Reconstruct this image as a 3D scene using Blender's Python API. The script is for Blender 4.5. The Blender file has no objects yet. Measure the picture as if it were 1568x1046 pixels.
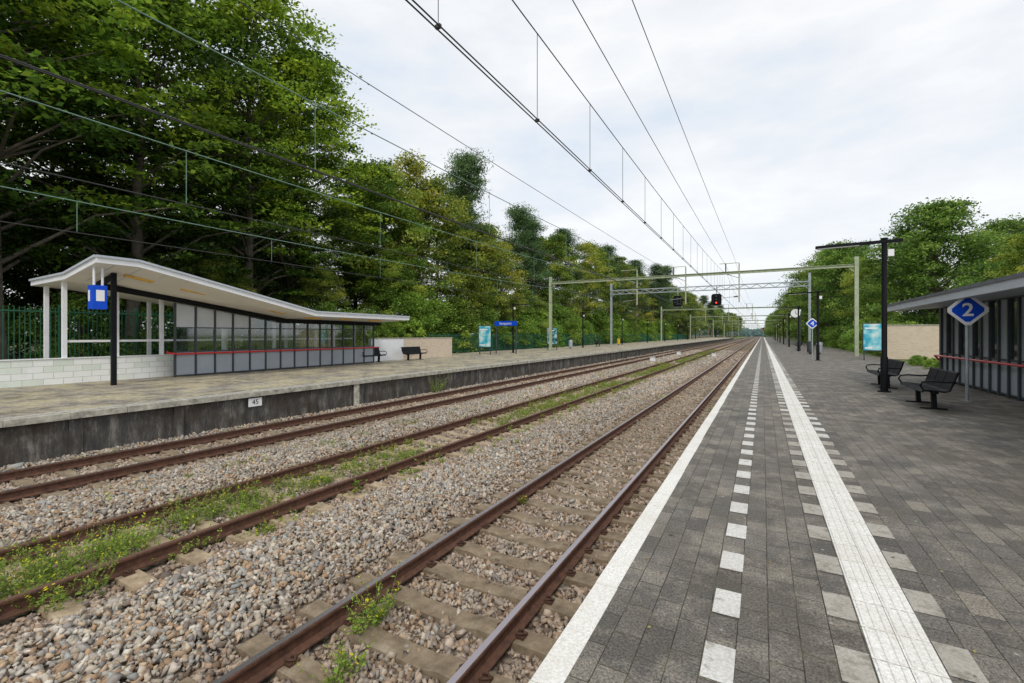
import bpy, math, numpy as np
from mathutils import Vector
rng=np.random.default_rng(7)
scene=bpy.context.scene
scene.view_settings.view_transform='Standard'
try: scene.view_settings.look='None'
except: pass
scene.view_settings.exposure=0
R=math.radians
# ------------------------------------------------------------ materials
def newmat(name):
    m=bpy.data.materials.new(name); m.use_nodes=True
    nt=m.node_tree; b=nt.nodes['Principled BSDF']; return m,nt,b
def N(nt,t,**kw):
    n=nt.nodes.new(t)
    for k,v in kw.items(): setattr(n,k,v)
    return n
def L(nt,a,b): nt.links.new(a,b)
def ramp(nt,fac,stops):
    r=N(nt,'ShaderNodeValToRGB'); e=r.color_ramp.elements
    while len(e)<len(stops): e.new(0.5)
    for i,(p,c) in enumerate(stops):
        e[i].position=p; e[i].color=(c[0],c[1],c[2],1) if not isinstance(c,(int,float)) else (c,c,c,1)
    L(nt,fac,r.inputs[0]); return r.outputs[0]
def noise(nt,vec,scale,detail=4,rough=0.6):
    n=N(nt,'ShaderNodeTexNoise'); n.inputs['Scale'].default_value=scale; n.inputs['Detail'].default_value=detail
    n.inputs['Roughness'].default_value=rough
    L(nt,vec,n.inputs['Vector']); return n.outputs['Fac']
def mix(nt,fac,a,b,mode='MIX'):
    m=N(nt,'ShaderNodeMix',data_type='RGBA',blend_type=mode)
    for s,v in ((m.inputs[0],fac),(m.inputs[6],a),(m.inputs[7],b)):
        if isinstance(v,(int,float)): s.default_value=v
        elif isinstance(v,tuple): s.default_value=(v[0],v[1],v[2],1)
        else: L(nt,v,s)
    return m.outputs[2]
def coords(nt): return N(nt,'ShaderNodeTexCoord').outputs['Object']
def bump(nt,b,h,dist=0.01,strength=0.5):
    n=N(nt,'ShaderNodeBump'); n.inputs['Distance'].default_value=dist; n.inputs['Strength'].default_value=strength
    L(nt,h,n.inputs['Height']); L(nt,n.outputs[0],b.inputs['Normal'])
def simple(name,col,rough=0.6,metal=0.0,var=0.25,scale=3.0,spec=0.4):
    m,nt,b=newmat(name); c=coords(nt)
    f=noise(nt,c,scale,5,0.65)
    dark=tuple(x*(1-var) for x in col); lite=tuple(min(1,x*(1+var*0.6)) for x in col)
    L(nt,ramp(nt,f,[(0.3,dark),(0.7,lite)]),b.inputs['Base Color'])
    b.inputs['Roughness'].default_value=rough; b.inputs['Metallic'].default_value=metal
    b.inputs['Specular IOR Level'].default_value=spec
    return m
def attrmat(name,rough=0.8,transl=0.0,hue=0.0):
    m,nt,b=newmat(name); a=N(nt,'ShaderNodeAttribute'); a.attribute_name='col'
    col=a.outputs['Color']
    if hue>0:
        oi=N(nt,'ShaderNodeObjectInfo'); h=N(nt,'ShaderNodeHueSaturation')
        mr=N(nt,'ShaderNodeMapRange'); mr.inputs[3].default_value=0.5-hue; mr.inputs[4].default_value=0.5+hue
        L(nt,oi.outputs['Random'],mr.inputs[0]); L(nt,mr.outputs[0],h.inputs['Hue'])
        mr2=N(nt,'ShaderNodeMapRange'); mr2.inputs[3].default_value=0.78; mr2.inputs[4].default_value=1.25
        mu=N(nt,'ShaderNodeMath',operation='FRACT'); m7=N(nt,'ShaderNodeMath',operation='MULTIPLY'); m7.inputs[1].default_value=7.3
        L(nt,oi.outputs['Random'],m7.inputs[0]); L(nt,m7.outputs[0],mu.inputs[0]); L(nt,mu.outputs[0],mr2.inputs[0])
        L(nt,mr2.outputs[0],h.inputs['Value']); L(nt,col,h.inputs['Color']); col=h.outputs[0]
    L(nt,col,b.inputs['Base Color']); b.inputs['Roughness'].default_value=rough
    b.inputs['Specular IOR Level'].default_value=0.25
    if transl>0:
        t=N(nt,'ShaderNodeBsdfTranslucent'); L(nt,col,t.inputs[0]); ms=N(nt,'ShaderNodeMixShader'); ms.inputs[0].default_value=transl
        L(nt,b.outputs[0],ms.inputs[1]); L(nt,t.outputs[0],ms.inputs[2])
        L(nt,ms.outputs[0],nt.nodes['Material Output'].inputs['Surface'])
    return m
def paver_mat(name,tone,mossy):
    m,nt,b=newmat(name); c=coords(nt)
    sx=N(nt,'ShaderNodeSeparateXYZ'); L(nt,c,sx.inputs[0])
    ad=N(nt,'ShaderNodeMath',operation='ADD'); ad.inputs[1].default_value=0.275+31*0.155; L(nt,sx.outputs[0],ad.inputs[0])
    ay=N(nt,'ShaderNodeMath',operation='ADD'); ay.inputs[1].default_value=0.27; L(nt,sx.outputs[1],ay.inputs[0])
    cb=N(nt,'ShaderNodeCombineXYZ'); L(nt,ay.outputs[0],cb.inputs[0]); L(nt,ad.outputs[0],cb.inputs[1])
    wn=N(nt,'ShaderNodeTexNoise'); wn.inputs['Scale'].default_value=2.5; wn.inputs['Detail'].default_value=2; L(nt,c,wn.inputs['Vector'])
    wv=N(nt,'ShaderNodeVectorMath',operation='MULTIPLY_ADD'); wv.inputs[1].default_value=(0.014,0.014,0); L(nt,wn.outputs['Color'],wv.inputs[0]); L(nt,cb.outputs[0],wv.inputs[2])
    br=N(nt,'ShaderNodeTexBrick'); br.inputs['Scale'].default_value=1; br.inputs['Brick Width'].default_value=0.3
    br.inputs['Row Height'].default_value=0.155; br.inputs['Mortar Size'].default_value=0.003; br.inputs['Mortar Smooth'].default_value=0.3
    br.inputs['Color1'].default_value=(0.0,0.0,0.0,1); br.inputs['Color2'].default_value=(1,1,1,1); br.inputs['Mortar'].default_value=(0.4,0.4,0.4,1)
    L(nt,wv.outputs[0],br.inputs['Vector'])
    t=tone
    base=ramp(nt,br.outputs['Color'],[(0.0,(t*0.66,t*0.61,t*0.55)),(0.5,(t,t*0.93,t*0.84)),(0.9,(t*1.25,t*1.15,t*1.0)),(1.0,(t*1.8,t*1.6,t*1.32))])
    big=noise(nt,c,0.5,7,0.65)
    base=mix(nt,ramp(nt,big,[(0.40,0.0),(0.60,0.8)]),base,(t*0.62,t*0.53,t*0.40))
    st=noise(nt,c,1.7,9,0.8)
    base=mix(nt,ramp(nt,st,[(0.48,0.0),(0.62,0.75)]),base,(t*1.95,t*1.74,t*1.42))
    sp=noise(nt,c,70,4,0.8)
    base=mix(nt,1.0,base,ramp(nt,sp,[(0.34,0.12),(0.66,0.92)]),'OVERLAY')
    v=N(nt,'ShaderNodeTexVoronoi'); v.inputs['Scale'].default_value=6; L(nt,c,v.inputs['Vector'])
    base=mix(nt,ramp(nt,v.outputs['Distance'],[(0.04,0.8),(0.09,0.0)]),base,(0.42,0.41,0.37))
    v2=N(nt,'ShaderNodeTexVoronoi'); v2.inputs['Scale'].default_value=2.3; L(nt,c,v2.inputs['Vector'])
    base=mix(nt,ramp(nt,v2.outputs['Distance'],[(0.03,0.8),(0.06,0.0)]),base,(0.02,0.018,0.015))
    mo=ramp(nt,noise(nt,c,4.0,4,0.6),[(0.45,(0.025,0.022,0.018)),(0.62,(0.11,0.105,0.05))])
    base=mix(nt,br.outputs['Fac'],base,mo)
    if mossy:
        mf=ramp(nt,noise(nt,c,0.8,7,0.75),[(0.45,0.0),(0.56,0.85)])
        base=mix(nt,mf,base,ramp(nt,noise(nt,c,6,4,0.7),[(0.35,(0.34,0.29,0.13)),(0.6,(0.58,0.52,0.38))]))
    L(nt,base,b.inputs['Base Color']); b.inputs['Specular IOR Level'].default_value=0.4
    L(nt,ramp(nt,big,[(0.35,0.8),(0.65,0.55)]),b.inputs['Roughness'])
    hm=N(nt,'ShaderNodeMath',operation='MULTIPLY_ADD'); hm.inputs[1].default_value=-1.0
    L(nt,br.outputs['Fac'],hm.inputs[0]); s2=N(nt,'ShaderNodeMath',operation='MULTIPLY'); s2.inputs[1].default_value=0.7; L(nt,sp,s2.inputs[0])
    L(nt,s2.outputs[0],hm.inputs[2]); bump(nt,b,hm.outputs[0],0.006,0.9)
    return m
def worn_white(name,w=0.68,wear=0.55,tint=(1,0.99,0.95),under=(0.2,0.18,0.14)):
    m,nt,b=newmat(name); c=coords(nt)
    f=ramp(nt,noise(nt,c,9,8,0.75),[(wear,0.0),(wear+0.13,0.85)])
    f2=ramp(nt,noise(nt,c,60,3,0.7),[(0.35,(w*0.72*tint[0],w*0.71*tint[1],w*0.68*tint[2])),(0.6,(w*tint[0],w*tint[1],w*tint[2]))])
    f3=mix(nt,ramp(nt,noise(nt,c,1.3,4,0.7),[(0.4,0.0),(0.7,0.45)]),f2,(w*0.62,w*0.57,w*0.48))
    L(nt,mix(nt,f,f3,under),b.inputs['Base Color']); b.inputs['Roughness'].default_value=0.75
    bump(nt,b,noise(nt,c,60,3,0.7),0.003,0.5); return m
M={}
M['paver']=paver_mat('paver_dark',0.14,False)
M['paver_left']=paver_mat('paver_mossy',0.25,True)
M['white_line']=worn_white('painted_line',0.9,0.62)
M['white_tile']=worn_white('white_tile',0.72,0.54)
M['grey_tile']=worn_white('worn_grey_tile',0.46,0.5,(1,0.94,0.83))
M['tactile']=worn_white('tactile_tile',0.88,0.6)
M['white_line_old']=worn_white('painted_line_old',0.6,0.5)
M['stone']=attrmat('ballast_stone',0.85)
M['leaf']=attrmat('foliage',0.6,0.4,0.014)
M['weed']=attrmat('weed_leaf',0.7,0.3)
M['black']=simple('black_paint',(0.009,0.010,0.012),0.6,0,0.2,3,0.15)
M['dgrey']=simple('dark_grey_steel',(0.05,0.06,0.07),0.5)
M['galv']=simple('galvanised_steel',(0.42,0.46,0.48),0.5,0.3)
M['green']=simple('portal_green_paint',(0.42,0.47,0.32),0.6)
M['fgreen']=simple('fence_green',(0.02,0.12,0.07),0.5)
M['white']=simple('white_paint',(0.84,0.85,0.88),0.5,0,0.07,1.5)
M['soffit']=simple('soffit_panels',(0.82,0.78,0.7),0.6,0,0.08,1)
M['roofgrey']=simple('roof_grey',(0.13,0.14,0.16),0.6)
M['fascia']=simple('fascia_grey',(0.5,0.54,0.6),0.5,0,0.08)
M['orange_strip']=simple('warm_strip',(0.85,0.52,0.1),0.5)
M['panel']=simple('grey_blue_panel',(0.35,0.39,0.44),0.35,0,0.1,1.5)
M['panel_l']=simple('light_frosted_panel',(0.55,0.57,0.6),0.3,0,0.1,1.5)
M['red']=simple('red_rail',(0.65,0.03,0.03),0.35,0,0.1)
M['blue']=simple('sign_blue',(0.005,0.08,0.66),0.4,0,0.08,3,0.2)
M['signwhite']=simple('sign_white',(0.88,0.88,0.88),0.4,0,0.03)
M['yellow']=simple('yellow_paint',(0.75,0.5,0.03),0.5)
M['wire']=simple('wire_dark',(0.035,0.035,0.035),0.6)
M['wirecu']=simple('wire_patina',(0.16,0.27,0.22),0.6)
M['ins']=simple('insulator_brown',(0.12,0.05,0.03),0.3)
M['fast']=simple('rusty_clip',(0.09,0.045,0.028),0.8,0,0.4,20)
M['bark']=simple('bark',(0.13,0.11,0.085),0.9,0,0.5,4)
M['pinebark']=simple('pine_bark',(0.28,0.17,0.11),0.9,0,0.5,4)
m,nt,b=newmat('glass_pane')
tr=N(nt,'ShaderNodeBsdfTransparent'); tr.inputs[0].default_value=(0.78,0.84,0.86,1); ms=N(nt,'ShaderNodeMixShader'); ms.inputs[0].default_value=0.2
gl=N(nt,'ShaderNodeBsdfGlossy'); gl.inputs['Roughness'].default_value=0.05
L(nt,tr.outputs[0],ms.inputs[1]); L(nt,gl.outputs[0],ms.inputs[2]); L(nt,ms.outputs[0],nt.nodes['Material Output'].inputs['Surface']); M['glass']=m
m,nt,b=newmat('rail_rust'); c=coords(nt)
L(nt,ramp(nt,noise(nt,c,14,6,0.7),[(0.3,(0.05,0.024,0.016)),(0.7,(0.16,0.072,0.042))]),b.inputs['Base Color']); b.inputs['Roughness'].default_value=0.8; M['rust']=m
m,nt,b=newmat('rail_head'); b.inputs['Base Color'].default_value=(0.42,0.38,0.4,1); b.inputs['Metallic'].default_value=0.9; b.inputs['Roughness'].default_value=0.3; M['head']=m
m,nt,b=newmat('rail_head_rusty'); b.inputs['Base Color'].default_value=(0.17,0.09,0.065,1); b.inputs['Metallic'].default_value=0.2; b.inputs['Roughness'].default_value=0.6; M['headr']=m
for nm,kk in(('sleeper',0.95),('sleeper_l',1.6)):
    m,nt,b=newmat('concrete_'+nm); c=coords(nt)
    s=ramp(nt,noise(nt,c,5,7,0.7),[(0.3,(0.12*kk,0.088*kk,0.055*kk)),(0.55,(0.26*kk,0.2*kk,0.13*kk)),(0.75,(0.4*kk,0.34*kk,0.25*kk))])
    L(nt,s,b.inputs['Base Color']); b.inputs['Roughness'].default_value=0.9; bump(nt,b,noise(nt,c,40,4),0.006,0.6); M[nm]=m
m,nt,b=newmat('ballast_bed'); c=coords(nt)
v=N(nt,'ShaderNodeTexVoronoi'); v.inputs['Scale'].default_value=14; L(nt,c,v.inputs['Vector'])
sc=N(nt,'ShaderNodeSeparateColor'); L(nt,v.outputs['Color'],sc.inputs[0])
col=ramp(nt,sc.outputs[0],[(0,(0.15,0.10,0.07)),(0.5,(0.29,0.22,0.16)),(1,(0.48,0.41,0.33))])
gap_shade=ramp(nt,v.outputs['Distance'],[(0.3,1.0),(0.7,0.3)])  # cell edges darkened: shade in the gaps between stones put into the colour
L(nt,mix(nt,1.0,col,gap_shade,'MULTIPLY'),b.inputs['Base Color']); b.inputs['Roughness'].default_value=0.95
bump(nt,b,v.outputs['Distance'],-0.03,0.9); M['bed']=m
m,nt,b=newmat('platform_wall_concrete'); c=coords(nt)
mp=N(nt,'ShaderNodeMapping'); mp.inputs['Scale'].default_value=(1,1,0.22); L(nt,c,mp.inputs[0])
f=noise(nt,mp.outputs[0],4.5,9,0.8)
col=ramp(nt,f,[(0.34,(0.028,0.026,0.025)),(0.5,(0.085,0.08,0.075)),(0.66,(0.27,0.25,0.22))])
L(nt,mix(nt,ramp(nt,noise(nt,c,1.1,6,0.75),[(0.46,0.0),(0.62,0.85)]),col,(0.055,0.042,0.03)),b.inputs['Base Color'])
b.inputs['Roughness'].default_value=0.9; bump(nt,b,noise(nt,c,35,5,0.7),0.01,0.6); M['pwall']=m
M['coping']=simple('coping_concrete',(0.46,0.44,0.37),0.85,0,0.55,6)
m,nt,b=newmat('grass_ground'); c=coords(nt)
L(nt,ramp(nt,noise(nt,c,1.2,8,0.75),[(0.3,(0.05,0.06,0.02)),(0.5,(0.11,0.16,0.03)),(0.7,(0.2,0.24,0.06))]),b.inputs['Base Color'])
b.inputs['Roughness'].default_value=1; bump(nt,b,noise(nt,c,12,5,0.7),0.06,0.8); M['grass']=m
m,nt,b=newmat('forest_floor'); c=coords(nt)
L(nt,ramp(nt,noise(nt,c,1.5,8,0.75),[(0.3,(0.03,0.032,0.014)),(0.5,(0.07,0.07,0.03)),(0.7,(0.11,0.13,0.035))]),b.inputs['Base Color'])
b.inputs['Roughness'].default_value=1; bump(nt,b,noise(nt,c,9,5,0.7),0.08,0.8); M['floor']=m
def tilewall(name,w,h,c1,c2,mort,ms_=0.008,bias=-0.35):
    m,nt,b=newmat(name); c=coords(nt); sx=N(nt,'ShaderNodeSeparateXYZ'); L(nt,c,sx.inputs[0])
    cb=N(nt,'ShaderNodeCombineXYZ'); L(nt,sx.outputs[2],cb.inputs[1])
    ax=N(nt,'ShaderNodeMath',operation='ADD'); L(nt,sx.outputs[0],ax.inputs[0]); L(nt,sx.outputs[1],ax.inputs[1]); L(nt,ax.outputs[0],cb.inputs[0])
    br=N(nt,'ShaderNodeTexBrick'); br.inputs['Scale'].default_value=1; br.inputs['Brick Width'].default_value=w; br.inputs['Row Height'].default_value=h
    br.inputs['Mortar Size'].default_value=ms_; br.inputs['Color1'].default_value=(*c1,1); br.inputs['Color2'].default_value=(*c2,1); br.inputs['Mortar'].default_value=(*mort,1)
    br.inputs['Bias'].default_value=bias
    L(nt,cb.outputs[0],br.inputs['Vector'])
    L(nt,mix(nt,ramp(nt,noise(nt,c,2,6,0.7),[(0.5,0.0),(0.8,0.4)]),br.outputs['Color'],tuple(x*0.6 for x in c1)),b.inputs['Base Color'])
    b.inputs['Roughness'].default_value=0.6; return m
M['tilewall']=tilewall('white_green_tiles',0.5,0.21,(0.88,0.9,0.88),(0.42,0.6,0.36),(0.5,0.52,0.5),0.008,-0.6)
M['tanwall']=tilewall('tan_brick',0.22,0.065,(0.68,0.56,0.43),(0.56,0.41,0.29),(0.55,0.5,0.42))
def poster(name,a,bc,c3,sc):
    m,nt,b=newmat(name); c=coords(nt)
    f=noise(nt,c,sc,2,0.5)
    L(nt,ramp(nt,f,[(0.35,a),(0.5,bc),(0.62,c3)]),b.inputs['Base Color']); b.inputs['Roughness'].default_value=0.25
    return m
M['posterA']=poster('poster_print',(0.8,0.85,0.85),(0.3,0.68,0.75),(0.05,0.42,0.6),1.6)
M['posterB']=poster('poster_print_b',(0.03,0.05,0.07),(0.1,0.4,0.5),(0.6,0.65,0.6),2.6)
m,nt,b=newmat('signal_red_lamp'); b.inputs['Emission Color'].default_value=(1,0.03,0.02,1); b.inputs['Emission Strength'].default_value=3; b.inputs['Base Color'].default_value=(0.5,0,0,1); M['redlamp']=m

# ------------------------------------------------------------ mesh helpers
def npmesh(name,verts,faces,mats,midx=None,col=None,smooth=None):
    me=bpy.data.meshes.new(name)
    verts=np.asarray(verts,dtype=np.float32)
    groups=faces if isinstance(faces,list) else [faces]
    groups=[np.asarray(g,dtype=np.int32) for g in groups if len(g)]
    idx=np.concatenate([g.ravel() for g in groups]); tot=np.concatenate([np.full(len(g),g.shape[1],dtype=np.int32) for g in groups])
    start=np.concatenate([[0],np.cumsum(tot)[:-1]]).astype(np.int32)
    me.vertices.add(len(verts)); me.vertices.foreach_set('co',verts.ravel())
    me.loops.add(len(idx)); me.loops.foreach_set('vertex_index',idx)
    me.polygons.add(len(tot)); me.polygons.foreach_set('loop_start',start)
    me.update(calc_edges=True)
    for m in mats: me.materials.append(m)
    if midx is not None: me.polygons.foreach_set('material_index',np.asarray(midx,dtype=np.int32))
    if smooth is not None: me.polygons.foreach_set('use_smooth',np.asarray(smooth,dtype=bool))
    if col is not None:
        a=me.attributes.new('col','FLOAT_COLOR','FACE'); c4=np.ones((len(tot),4),dtype=np.float32); c4[:,:3]=np.clip(col,0,0.85); a.data.foreach_set('color',c4.ravel())
    return me
def obj(name,me,loc=(0,0,0),rz=0,scale=1,parent=None):
    o=bpy.data.objects.new(name,me); o.location=loc; o.rotation_euler=(0,0,rz)
    o.scale=(scale,)*3 if isinstance(scale,(int,float)) else scale
    scene.collection.objects.link(o)
    if parent: o.parent=parent
    return o
class B:
    def __init__(s): s.v=[];s.f=[];s.m=[];s.mats=[];s.sm=[]
    def mi(s,k):
        if k not in s.mats: s.mats.append(k)
        return s.mats.index(k)
    def add(s,vs,fs,k,smooth=False):
        o=len(s.v); s.v+= [tuple(v) for v in vs]; i=s.mi(k)
        for f in fs: s.f.append([o+a for a in f]); s.m.append(i); s.sm.append(smooth)
    def box(s,x0,x1,y0,y1,z0,z1,k):
        vs=[(x0,y0,z0),(x1,y0,z0),(x1,y1,z0),(x0,y1,z0),(x0,y0,z1),(x1,y0,z1),(x1,y1,z1),(x0,y1,z1)]
        s.add(vs,[(0,3,2,1),(4,5,6,7),(0,1,5,4),(1,2,6,5),(2,3,7,6),(3,0,4,7)],k)
    def beam(s,p0,p1,w,h,k):
        p0=Vector(p0);p1=Vector(p1);d=(p1-p0).normalized(); up=Vector((0,0,1)) if abs(d.z)<0.95 else Vector((0,1,0))
        a=d.cross(up).normalized()*w/2; c=a.cross(d).normalized()*h/2
        vs=[p+sx*a+sy*c for p in (p0,p1) for sx,sy in((-1,-1),(1,-1),(1,1),(-1,1))]
        s.add(vs,[(0,1,2,3),(7,6,5,4),(0,4,5,1),(1,5,6,2),(2,6,7,3),(3,7,4,0)],k)
    def tube(s,pts,r,k,n=8):
        pts=[Vector(p) for p in pts]; rs=r if isinstance(r,(list,tuple)) else [r]*len(pts)
        vs=[];fs=[]
        for i,p in enumerate(pts):
            d=(pts[min(i+1,len(pts)-1)]-pts[max(i-1,0)]).normalized()
            up=Vector((0,0,1)) if abs(d.z)<0.9 else Vector((0,1,0))
            a=d.cross(up).normalized(); c=a.cross(d)
            for j in range(n):
                t=2*math.pi*j/n; vs.append(p+rs[i]*(math.cos(t)*a+math.sin(t)*c))
        for i in range(len(pts)-1):
            for j in range(n):
                fs.append((i*n+j,(i+1)*n+j,(i+1)*n+(j+1)%n,i*n+(j+1)%n))
        s.add(vs,fs,k,True)
        s.add([vs[j] for j in range(n)],[tuple(range(n))],k); s.add([vs[-n+j] for j in range(n)],[tuple(range(n))[::-1]],k)
    def disc(s,c,r,axis,th,k,n=20):
        c=Vector(c);a=Vector(axis).normalized(); s.tube([c-a*th/2,c+a*th/2],r,k,n)
    def extrude(s,prof,y0,y1,k):
        n=len(prof); vs=[(x,y0,z) for x,z in prof]+[(x,y1,z) for x,z in prof]
        fs=[(j,(j+1)%n,n+(j+1)%n,n+j) for j in range(n)]+[tuple(range(n))[::-1],tuple(range(n,2*n))]
        s.add(vs,fs,k)
    def build(s,name,loc=(0,0,0)):
        me=bpy.data.meshes.new(name); me.from_pydata(s.v,[],s.f)
        for k in s.mats: me.materials.append(M[k])
        me.polygons.foreach_set('material_index',s.m); me.polygons.foreach_set('use_smooth',s.sm); me.update()
        return obj(name,me,loc=loc)
# ------------------------------------------------------------ ground & platforms
b=B(); b.add([(-900,-300,-1.2),(900,-300,-1.2),(900,1500,-1.2),(-900,1500,-1.2)],[(0,1,2,3)],'grass'); b.build('ground')
b=B(); b.box(-400,-24.3,-60,1400,-1.3,-0.03,'floor'); b.build('forest_ground')
b=B(); b.box(7.4,300,-60,1400,-1.3,-0.05,'grass'); b.build('grass_verge')
centers=[-2.74,-7.1,-11.5]
def zb(x):
    x=np.asarray(x,float); d=np.min([np.abs(x-c) for c in centers],axis=0)
    t=np.clip((d-1.15)/0.5,0,1); z=-1.045+0.10*t
    return z-np.where(x>-1.5,0.04,0)
xs=np.linspace(-13.2,-0.9,60); ys=np.array([-30,0,30,60,120,250,600,1200.])
V=[(x,y,float(zb(x))-0.02) for y in ys for x in xs]; n=len(xs)
F=[(j*n+i,j*n+i+1,(j+1)*n+i+1,(j+1)*n+i) for j in range(len(ys)-1) for i in range(n-1)]
b=B(); b.add(V,F,'bed'); b.build('ballast_bed')
b=B()
b.box(-0.93,7.6,-8,320,-1.3,0.0,'paver')
b.box(-0.98,-0.931,-8,320,-1.3,-0.161,'pwall')
y=-4.0
while y<60:
    j=rng.uniform(-0.003,0.003); b.box(-1.0+j,-0.853+rng.uniform(-.004,.004),y+0.003,y+0.997,-0.16,0.004+rng.uniform(-.001,.001),'white_line'); y+=1.0
b.box(-1.0,-0.853,y,320,-0.16,0.004,'white_line')
b.build('station_platform')
b=B()
for k in range(-6,240):
    y=3.18+0.6*k
    if y<0.4: continue
    for x0,yo,kk in((-0.275,0.0,'white_tile'),(0.345,0.3,'grey_tile'),(0.812,0.0,'grey_tile')):
        j=rng.uniform(-0.004,0.004); j2=rng.uniform(-.004,.004)
        if kk=='grey_tile' and y>9 and rng.random()<0.6: kk='white_tile'
        b.add([(x0+j,y+yo-0.147,0.004),(x0+0.15+j,y+yo-0.147+j2,0.004),(x0+0.15+j,y+yo+0.147+j2,0.004),(x0+j,y+yo+0.147,0.004)],[(0,1,2,3)],kk)
b.build('platform_marker_tiles')
b=B()
y=0.3
while y<45:
    for xa in(0.502,0.657):
        dz=rng.uniform(-0.001,0.0015); b.box(xa,xa+0.151,y+0.005,y+0.295,-0.01,0.004+dz,'tactile')
    for i in range(6):
        x=0.526+i*0.051; b.extrude([(x-0.015,0.0035),(x-0.009,0.010),(x+0.009,0.010),(x+0.015,0.0035)],y+0.012,y+0.288,'tactile')
    y+=0.3
b.box(0.502,0.808,y,300,-0.01,0.006,'tactile')
b.build('tactile_paving_strip')
b=B()
b.box(-24.3,-13.45,-10,260,-1.3,0.0,'paver_left')
b.box(-13.45,-13.17,-10,260,-1.3,-0.131,'pwall')
y=-10
while y<110: b.box(-13.5,-13.05+rng.uniform(-.008,.008),y+.004,y+.996,-0.13,0.006,'coping'); y+=1.0
b.box(-13.5,-13.05,y,260,-0.13,0.006,'coping')
for k in range(-4,110):
    b.box(-13.168,-13.12,k*2.0,k*2.0+0.22,-1.3,-0.135,'pwall')
b.box(-13.118,-13.10,11.8,12.05,-1.3,-0.135,'coping')
b.add([(-13.46,-10,0.0105),(-13.30,-10,0.0105),(-13.30,260,0.0105),(-13.46,260,0.0105)],[(0,1,2,3)],'white_line_old')
b.build('station_platform')
b=B(); b.box(-13.115,-13.1,7.9,8.3,-0.42,-0.18,'signwhite'); pl=b.build('kilometre_plate')
def text(s,loc,size,mat,rot,parent=None,name='lettering',off=0.0):
    cu=bpy.data.curves.new(name,'FONT'); cu.body=s; cu.size=size; cu.align_x='CENTER'; cu.align_y='CENTER'; cu.extrude=0.002; cu.offset=off; cu.materials.append(M[mat])
    o=bpy.data.objects.new(name,cu); o.location=loc; o.rotation_euler=rot; scene.collection.objects.link(o)
    if parent: o.parent=parent
    return o
text('45',(-13.097,8.1,-0.3),0.2,'black',(R(90),0,R(90)),pl)
# ------------------------------------------------------------ tracks
rp=[(-0.075,0),(0.075,0),(0.075,0.015),(0.012,0.035),(0.012,0.12),(0.036,0.13),(0.036,0.152),(0.028,0.16),(-0.028,0.16),(-0.036,0.152),(-0.036,0.13),(-0.012,0.12),(-0.012,0.035),(-0.075,0.015)]
for ti,c in enumerate(centers):
    b=B()
    for sgn in(-1,1):
        x=c+sgn*0.75; pr=[(x+a,-1.0+z) for a,z in rp]
        b.extrude(pr,-25,900,'rust')
        b.add([(x-0.028,-25,-0.838),(x+0.028,-25,-0.838),(x+0.028,900,-0.838),(x-0.028,900,-0.838)],[(0,1,2,3)],'head' if ti!=1 else 'headr')
    y=-12.0
    while y<150:
        w=0.13
        x0,x1=c-1.28,c+1.28
        vs=[]
        for xx,zt in((x0,-1.03),(x0+0.05,-0.998),(c-0.45,-0.998),(c-0.3,-1.03),(c+0.3,-1.03),(c+0.45,-0.998),(x1-0.05,-0.998),(x1,-1.03)):
            vs+=[(xx,y-w,-1.2),(xx,y-w+0.02,zt),(xx,y+w-0.02,zt),(xx,y+w,-1.2)]
        fs=[]
        for i in range(7):
            o=i*4
            fs+=[(o,o+1,o+5,o+4),(o+1,o+2,o+6,o+5),(o+2,o+3,o+7,o+6)]
        fs+=[(0,3,2,1),(28,29,30,31)]
        b.add(vs,fs,'sleeper_l' if (ti==1 or rng.random()<0.12) else 'sleeper')
        if y<45:
            for sgn in(-1,1):
                for s2 in(-1,1):
                    xx=c+sgn*0.75+s2*0.11
                    b.box(xx-0.035,xx+0.035,y-0.05,y+0.05,-1.01,-0.975,'fast'); b.tube([(xx-s2*0.05,y-0.03,-0.975),(xx,y-0.03,-0.955),(xx+s2*0.03,y,-0.965),(xx,y+0.03,-0.955),(xx-s2*0.05,y+0.03,-0.975)],0.011,'fast',5)
        y+=0.6
    b.build('railway_track')
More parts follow.
